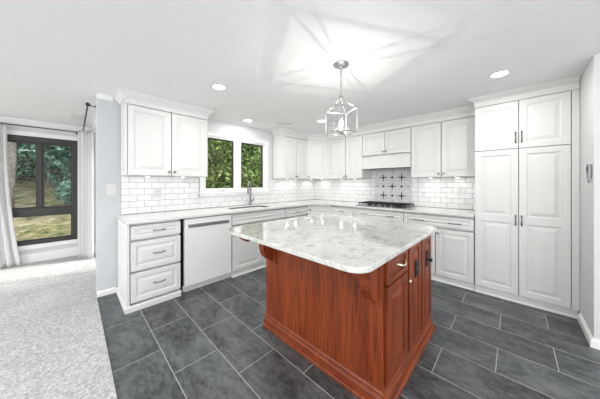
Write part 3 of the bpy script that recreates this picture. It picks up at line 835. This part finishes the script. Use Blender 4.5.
for i in range(4):
    a, b_ = C4[i], C4[(i + 1) % 4]; pts = []
    for q in range(9):
        t = q / 8; k = 1 - t; h = zt_ + (2.035 - zt_) * (t ** 1.8 * .75 + t * .25)
        pts.append((px + (a[0] - px) * k ** .9, py + (a[1] - py) * k ** .9, h))
    MB().tube(pts, .0036, 6).build('arm', M['satin'], s, og, smooth=True)
    dx, dy = b_[0] - a[0], b_[1] - a[1]; L_ = math.hypot(dx, dy); nx, ny = dy / L_ * .0008, -dx / L_ * .0008
    mb = MB().add([(a[0] + nx, a[1] + ny, zb_), (b_[0] + nx, b_[1] + ny, zb_), (b_[0] + nx, b_[1] + ny, zt_), (a[0] + nx, a[1] + ny, zt_),
                   (a[0] - nx, a[1] - ny, zb_), (b_[0] - nx, b_[1] - ny, zb_), (b_[0] - nx, b_[1] - ny, zt_), (a[0] - nx, a[1] - ny, zt_)],
                  [(0, 1, 2, 3), (7, 6, 5, 4), (0, 4, 5, 1), (2, 6, 7, 3), (1, 5, 6, 2), (3, 7, 4, 0)])
    mb.build('glass_pane', M['glass'], s, og)
MB().lathe([(.0, 0), (.016, .0), (.016, .018), (.006, .026), (.004, .03)], (px, py, 2.020), n=14, cap=False).build('hub', M['satin'], s, og, smooth=True)
mb = MB().tube([(C4[0][0], C4[0][1], zb_), (C4[2][0], C4[2][1], zb_)], .003, 6).tube([(C4[1][0], C4[1][1], zb_), (C4[3][0], C4[3][1], zb_)], .003, 6)
mb.lathe([(.0, -.016), (.008, -.012), (.022, 0), (.026, .008), (.012, .012), (.012, .018)], (px, py, zb_), n=16)
mb.build('candle_pan', M['satin'], s, og, smooth=True)
for sg in (-1, 1):
    qx, qy = px + sg * .0185, py + sg * .018
    k_ = MB().lathe([(.009, 0), (.009, .030)], (qx, qy, zb_ + .018), n=14).build('candle_sleeve', M['candle'], s, og, smooth=True)
    MB().lathe([(.005, 0), (.010, .012), (.013, .026), (.011, .044), (.005, .062), (.001, .070)], (qx, qy, zb_ + .046), n=16).build('bulb', M['bulb'], k_, og, smooth=True)
    l = D.lights.new('pendant_bulb', 'POINT'); l.energy = PENDANT_W / 2; l.shadow_soft_size = .003; l.color = (1, .98, .95)
    lo = D.objects.new('pendant_bulb', l); COL.objects.link(lo); lo.location = (qx, qy, zb_ + .124)

# under-cabinet pucks
pk = None
PU = [(-3.36, -.15, 'under the left wall cabinet, left'), (-2.95, -.15, 'under the left wall cabinet, right'),
      (-1.04, -.16, 'under the wall cabinet right of the window, nearer the window'), (-.80, -.16, 'under the wall cabinet right of the window, nearer the corner'),
      (-.27, -.13, 'under the corner wall cabinet, window side'), (-.13, -.33, 'under the corner wall cabinet, cooktop side'),
      (-.17, -.86, 'under the wall cabinet left of the hood, nearer the corner'), (-.17, -1.17, 'under the wall cabinet left of the hood, nearer the hood'),
      (-.17, -2.48, 'under the wall cabinet right of the hood, nearer the hood'), (-.17, -2.82, 'under the wall cabinet right of the hood, beside the pantry')]
for i, (x, y, t_) in enumerate(PU):
    if pk is None:
        p = pk = empty('puck_light')
        MB().lathe([(0, 0), (.034, 0), (.034, -.008), (.028, -.010), (0, -.010)], n=20, cap=False).build('housing', M['plate'], p, smooth=True)
        MB().lathe([(0, -.0105), (.024, -.0105), (.022, -.0125), (0, -.0125)], n=20, cap=False).build('lens', M['lens'], p, smooth=True)
    else: p = copy_tree(pk)
    p.location = (x, y, UZ0)
    tag(p, 'small round light ' + t_, 'cabinet light', 'under-cabinet puck lights')
    l = D.lights.new('puck', 'AREA'); l.shape = 'DISK'; l.size = .045; l.energy = PUCK_W * (.3 if i < 2 else 1); l.color = (1, .98, .95)
    lo = D.objects.new('puck', l); COL.objects.link(lo); lo.location = (x, y, UZ0 - .016)

# ceiling vent in the living room
s = empty('ceiling_vent', (-3.97, 1.39, CH), 0, 'small white ceiling register near the living room window', 'vent')
mb = MB().box(-.07, .07, -.17, .17, -.008, -.001); mb.build('frame', M['vent'], s, bevel=.002)
mb = MB()
for k in range(9): mb.box(-.055, .055, -.150 + k * .035, -.135 + k * .035, -.013, -.008)
mb.build('louvres', M['plate'], s)
s = empty('ceiling_wire', (-1.523, -.642, CH), 0, 'thin curved metal wire on the ceiling near the crown right of the window', 'hook')  # thin wavy line near the crown, modelled as a bent wire
MB().tube([(-.09, .09, -.001), (-.06, .05, -.018), (-.02, .01, -.008), (.03, -.03, -.022), (.07, -.06, -.010), (.09, -.075, -.001)], .004, 6).build('wire', M['steel'], s, smooth=True)

# ------------------------------------------------------------------ plates on the walls
def plate(name, loc, rz, label, cat, kind, w=.075, h=.12):
    s = empty(name, loc, rz, label, cat)
    MB().box(-w / 2, w / 2, -.006, 0, -h / 2, h / 2).build('cover_plate', M['plate'], s, bevel=.002)
    if kind == 'switch':
        MB().box(-.016, .016, -.009, -.006, -.032, .032).build('rocker', M['plate'], s, bevel=.0015)
    elif kind == 'outlet':
        for q in (-1, 1):
            b_ = MB().box(-.016, .016, -.0075, -.006, q * .022 - .013, q * .022 + .013).build('socket', M['plate'], s, bevel=.001)
            MB().box(-.008, -.004, -.0085, -.0075, q * .022 - .006, q * .022 + .006).box(.004, .008, -.0085, -.0075, q * .022 - .006, q * .022 + .006).build('slots', M['dark'], b_)
    return s
plate('light_switch', (-3.688, -.001, 1.222), 0, 'white switch plate on the grey wall left of the backsplash', 'switch', 'switch', .085, .13)
plate('wall_outlet', (-3.226, -.0115, 1.165), 0, 'white power outlet in the tiles above the drawer cabinet', 'outlet', 'outlet', .10, .12)
plate('wall_outlet', (-.0115, -2.826, 1.19), RB, 'white power outlet in the tiles beside the tall pantry', 'outlet', 'outlet')
plate('light_switch', (-.868, YC + .001, 1.404), R(180), 'white switch plate on the wall right of the pantry', 'switch', 'switch')
s = empty('wall_control', (-1.045, YC + .001, 1.395), R(180), 'slim dark wall control right of the white switch plate by the pantry', 'wall control')
MB().box(-.03, .03, -.020, 0, -.055, .055).build('case', M['steel'], s, bevel=.003)
MB().box(-.022, .022, -.022, -.020, -.01, .045).build('screen', M['black'], s)
MB().tube([(0, -.012, -.055), (.002, -.014, -.075), (0, -.012, -.095)], .004, 6).build('lanyard', M['steel'], s)

# ------------------------------------------------------------------ curtains and rods
YR = YF - .12; ZR = 2.195
s = empty('curtain_rod', (-4.4, YR, ZR), 0, 'thin black curtain rod above the living room window', 'curtain rod')
og = (-4.4, YR, ZR)
MB().tube([(-5.35, YR, ZR), (-3.90, YR, ZR)], .008, 10).build('rod', M['black'], s, og, smooth=True)
MB().lathe([(.009, 0), (.018, .01), (.018, .02), (.008, .03)], (-5.35, YR, ZR), (-1, 0, 0), 12).build('finial', M['black'], s, og, smooth=True)
for x in (-4.84, -3.955):
    MB().tube([(x, YR, ZR), (x, YF - .001, ZR)], .006, 8).lathe([(.02, 0), (.02, .004)], (x, YF, ZR), (0, -1, 0), 12).build('bracket', M['black'], s, og, smooth=True)
XR = -3.885
s = empty('curtain_rod', (XR, 1.1, ZR), 0, 'black curtain rod running back along the side wall at the opening', 'curtain rod')
og = (XR, 1.1, ZR)
MB().tube([(XR, .10, ZR), (XR, 2.03, ZR)], .008, 10).build('rod', M['black'], s, og, smooth=True)
MB().lathe([(.009, 0), (.020, .01), (.022, .022), (.010, .034)], (XR, .10, ZR), (0, -1, 0), 12).build('finial', M['black'], s, og, smooth=True)
for y, xw_ in ((.12, XE), (2.0, XW)):
    MB().tube([(XR, y, ZR), (xw_ - .001, y, ZR)], .006, 8).lathe([(.02, 0), (.02, .004)], (xw_, y, ZR), (-1, 0, 0), 12).build('bracket', M['black'], s, og, smooth=True)

def curtain(name, p0, p1, folds, amp, flare, label, z0=.03, z1=2.182, f0=0.0):
    """pleated drape hanging from p0 to p1 (plan view); flare widens it toward the hem"""
    p0 = Vector(p0); p1 = Vector(p1); d = (p1 - p0); nrm = Vector((-d.y, d.x)).normalized(); mid = (p0 + p1) / 2
    nu, nv = folds * 10, 26; vs = []; fs = []
    for j in range(nv + 1):
        v = j / nv; z = z1 + (z0 - z1) * v; k = 1 + flare * v ** 2.2
        for i in range(nu + 1):
            u = i / nu; ph = u * folds * 2 * PI
            a = amp * (.75 + .35 * v) * (math.sin(ph) + .25 * math.sin(2.3 * ph + 1.2 + v))
            q = p0 + d * (u * k + f0 * (1 - k)) + nrm * a
            vs.append((q.x, q.y, z))
    for j in range(nv):
        for i in range(nu):
            a = j * (nu + 1) + i; fs.append((a, a + 1, a + nu + 2, a + nu + 1))
    e = empty(name, (mid.x, mid.y, 0), 0, label, 'curtain', 'sheer white curtains')
    o = MB().add(vs, fs).build('fabric', M['sheer'], e, (mid.x, mid.y, 0), smooth=True)
    md = o.modifiers.new('solid', 'SOLIDIFY'); md.thickness = .002
    for q in range(folds):
        t = (q + .5) / folds; c_ = p0 + d * t; pts = []
        ax_ = Vector((nrm.x, nrm.y, 0))
        for i in range(12):
            a = 2 * PI * i / 12; w3 = Vector((c_.x, c_.y, ZR - .006)) + ax_ * (.014 * math.cos(a)) + Vector((0, 0, .017 * math.sin(a)))
            pts.append(w3)
        MB().tube(pts, .002, 5, closed=True).build('ring', M['black'], e, (mid.x, mid.y, 0), smooth=True)
    return e
curtain('curtain', (-5.02, YR), (-4.70, YR), 5, .028, .42, 'white sheer curtain at the left side of the living room window', f0=0.0)
curtain('curtain', (-3.955, 1.97), (-3.755, 1.72), 5, .022, .0, 'white sheer curtain bunched in the corner right of the living room window')

# ------------------------------------------------------------------ outdoors
def ground_h(x, y): return -.35 + max(0, y - 3) * .20 + .12 * math.sin(x * .7) * math.cos(y * .5)
N = 60; vs = []; fs = []
for j in range(N + 1):
    for i in range(N + 1):
        x = -20 + 50 * i / N; y = 2.6 + 34 * j / N; vs.append((x, y, ground_h(x, y)))
for j in range(N):
    for i in range(N): a = j * (N + 1) + i; fs.append((a, a + 1, a + N + 2, a + N + 1))
struct('ground', MB().add(vs, fs), M['lawn'], smooth=True)
# ground close to the house on the kitchen side
struct('ground_bank', MB().box(-3.6, 30, .2, 2.6, -.5, -.33), M['lawn'])

def foliage(cl, n, size, m, root, og, name='foliage'):
    vs = []; fs = []
    rnd = random.random
    tot = sum(c[3] ** 2 for c in cl)
    for cx_, cy_, cz_, r_ in cl:
        for _ in range(int(n * r_ * r_ / tot)):
            while True:
                d = Vector((rnd() * 2 - 1, rnd() * 2 - 1, rnd() * 2 - 1))
                if .05 < d.length < 1: break
            d = d.normalized() * (d.length ** .45)
            p = Vector((cx_, cy_, cz_)) + d * r_
            s_ = size * (.6 + .8 * rnd())
            a = Vector((rnd() - .5, rnd() - .5, rnd() - .5)).normalized(); b_ = a.cross(Vector((rnd() - .5, rnd() - .5, rnd() - .5))).normalized()
            c_ = a.cross(b_) * .15
            k = len(vs)
            vs += [p - a * s_, p + b_ * s_ * .45 + c_ * s_, p + a * s_, p - b_ * s_ * .45 + c_ * s_]
            fs += [(k, k + 1, k + 2, k + 3)]
    mb = MB(); mb.v = [tuple(v) for v in vs]; mb.f = fs
    me = D.meshes.new(name); me.from_pydata([(v[0] - og[0], v[1] - og[1], v[2] - og[2]) for v in mb.v], [], mb.f); me.materials.append(m)
    o = D.objects.new(name, me); COL.objects.link(o); o.parent = root
    return o
def tree(x, y, h, crown_r, trunk_r, m, label, n=3500, lean=(0, 0), low=.35, size=.13, name='leafy_tree', grp='trees behind the house'):
    z0 = ground_h(x, y) - .1 if y > 2.6 else -.35
    e = empty(name, (x, y, z0), 0, label, 'tree', grp); og = (x, y, z0)
    tp = [(x + lean[0] * t * h + .06 * math.sin(5 * t), y + lean[1] * t * h, z0 + h * t * .85) for t in [i / 8 for i in range(9)]]
    MB().tube(tp, [trunk_r * (1.25 if i == 0 else 1 - i / 11) for i in range(9)], 9).build('trunk', M['bark'], e, og, smooth=True)
    mb = MB(); cl = []
    for k in range(11):
        t = low + (1 - low) * (k + .5) / 11; a = k * 2.4; rr = crown_r * (.35 + .65 * math.sin(PI * min(1, .25 + .75 * (t - low) / (1 - low))))
        b0 = Vector(tp[min(8, int(t * 8))]); b1 = b0 + Vector((math.cos(a) * rr * .75, math.sin(a) * rr * .75, .12 * h))
        mb.tube([b0, (b0 + b1) / 2 + Vector((0, 0, .05)), b1], [trunk_r * .35, trunk_r * .22, trunk_r * .1], 6)
        cl.append((b1.x, b1.y, b1.z, rr * .62)); cl.append(((b0.x + b1.x) / 2, (b0.y + b1.y) / 2, b1.z + .2, rr * .5))
    mb.build('branches', M['bark'], e, og, smooth=True)
    foliage(cl, n, size, m, e, og)
    return e
# seen through the kitchen window (looking north-east)
tree(-1.2, 3.2, 4.6, 1.3, .06, M['leaf_g'], 'slender green tree close behind the left kitchen window pane', 5500, (.06, 0), .10, .065)
tree(.9, 3.6, 4.4, 1.3, .07, M['leaf_g'], 'bright green tree close behind the right kitchen window pane', 5500, (-.03, 0), .10, .065)
tree(-.2, 6.6, 6.5, 2.0, .12, M['leaf_d'], 'dark tree farther behind the left kitchen window pane', 5000, (.05, 0), .12, .13)
tree(3.2, 6.2, 6.5, 2.1, .14, M['leaf_d'], 'dark tree farther behind the right kitchen window pane', 5000, (0, 0), .12, .13)
tree(5.6, 9.5, 7.5, 2.6, .16, M['leaf_d'], 'tall dark tree far behind the kitchen window', 5000, (0, 0), .08, .16)
tree(1.8, 10.5, 8, 2.6, .16, M['leaf_g'], 'tall mid green tree far behind the kitchen window', 5000, (0, 0), .08, .16)
# seen through the living room window (looking north)
tree(-5.42, 7.6, 7.0, 1.7, .12, M['leaf_g'], 'thick-trunked tree at the left of the living room window view', 3600, (.02, 0), .40, .10)
tree(-4.75, 10.8, 5.6, 1.7, .06, M['leaf_b'], 'slim blue-green tree up the slope in the middle of the living room window view', 5200, (0, 0), .12, .11)
tree(-3.35, 8.6, 4.8, 1.45, .06, M['leaf_b'], 'blue-green tree at the right of the living room window view', 5600, (0, 0), .05, .09)
tree(-9.2, 14.5, 9.0, 2.8, .2, M['leaf_y'], 'yellow-green tree at the top of the slope on the left', 4200, (0, 0), .05, .17)
tree(-1.6, 13.5, 9.0, 2.6, .2, M['leaf_d'], 'dark tree at the top of the slope on the right', 4800, (0, 0), .05, .17)
tree(-6.3, 14.6, 7.0, 2.3, .16, M['leaf_g'], 'mid green tree at the top of the slope in the middle', 6500, (0, 0), .02, .13)
tree(-4.2, 16.5, 8.0, 2.3, .18, M['leaf_y'], 'yellow-green tree at the top of the slope on the right', 5500, (0, 0), .02, .14)
def bush(x, y, r_, m, label, n=2600, size=.07):
    z0 = ground_h(x, y); e = empty('leafy_bush', (x, y, z0), 0, label, 'bush', 'bushes on the slope'); og = (x, y, z0)
    mb = MB()
    for k in range(7):
        a = k * .9; mb.tube([(x, y, z0 - .05), (x + .4 * r_ * math.cos(a), y + .4 * r_ * math.sin(a), z0 + r_ * .6), (x + .7 * r_ * math.cos(a), y + .7 * r_ * math.sin(a), z0 + r_ * 1.1)], [.03, .02, .01], 6)
    mb.build('stems', M['bark'], e, og, smooth=True)
    foliage([(x + .5 * r_ * math.cos(k * 1.3), y + .5 * r_ * math.sin(k * 1.3), z0 + r_ * (.5 + .12 * k), r_ * .62) for k in range(6)], n, size, m, e, og)
bush(-3.75, 7.0, .62, M['leaf_b'], 'blue-green bush low at the right of the living room window view')
bush(-5.15, 12.2, .9, M['leaf_g'], 'round green bush up the slope beyond the living room window')
bush(-6.9, 10.5, .8, M['leaf_d'], 'dark bush up the slope behind the thick-trunked tree')
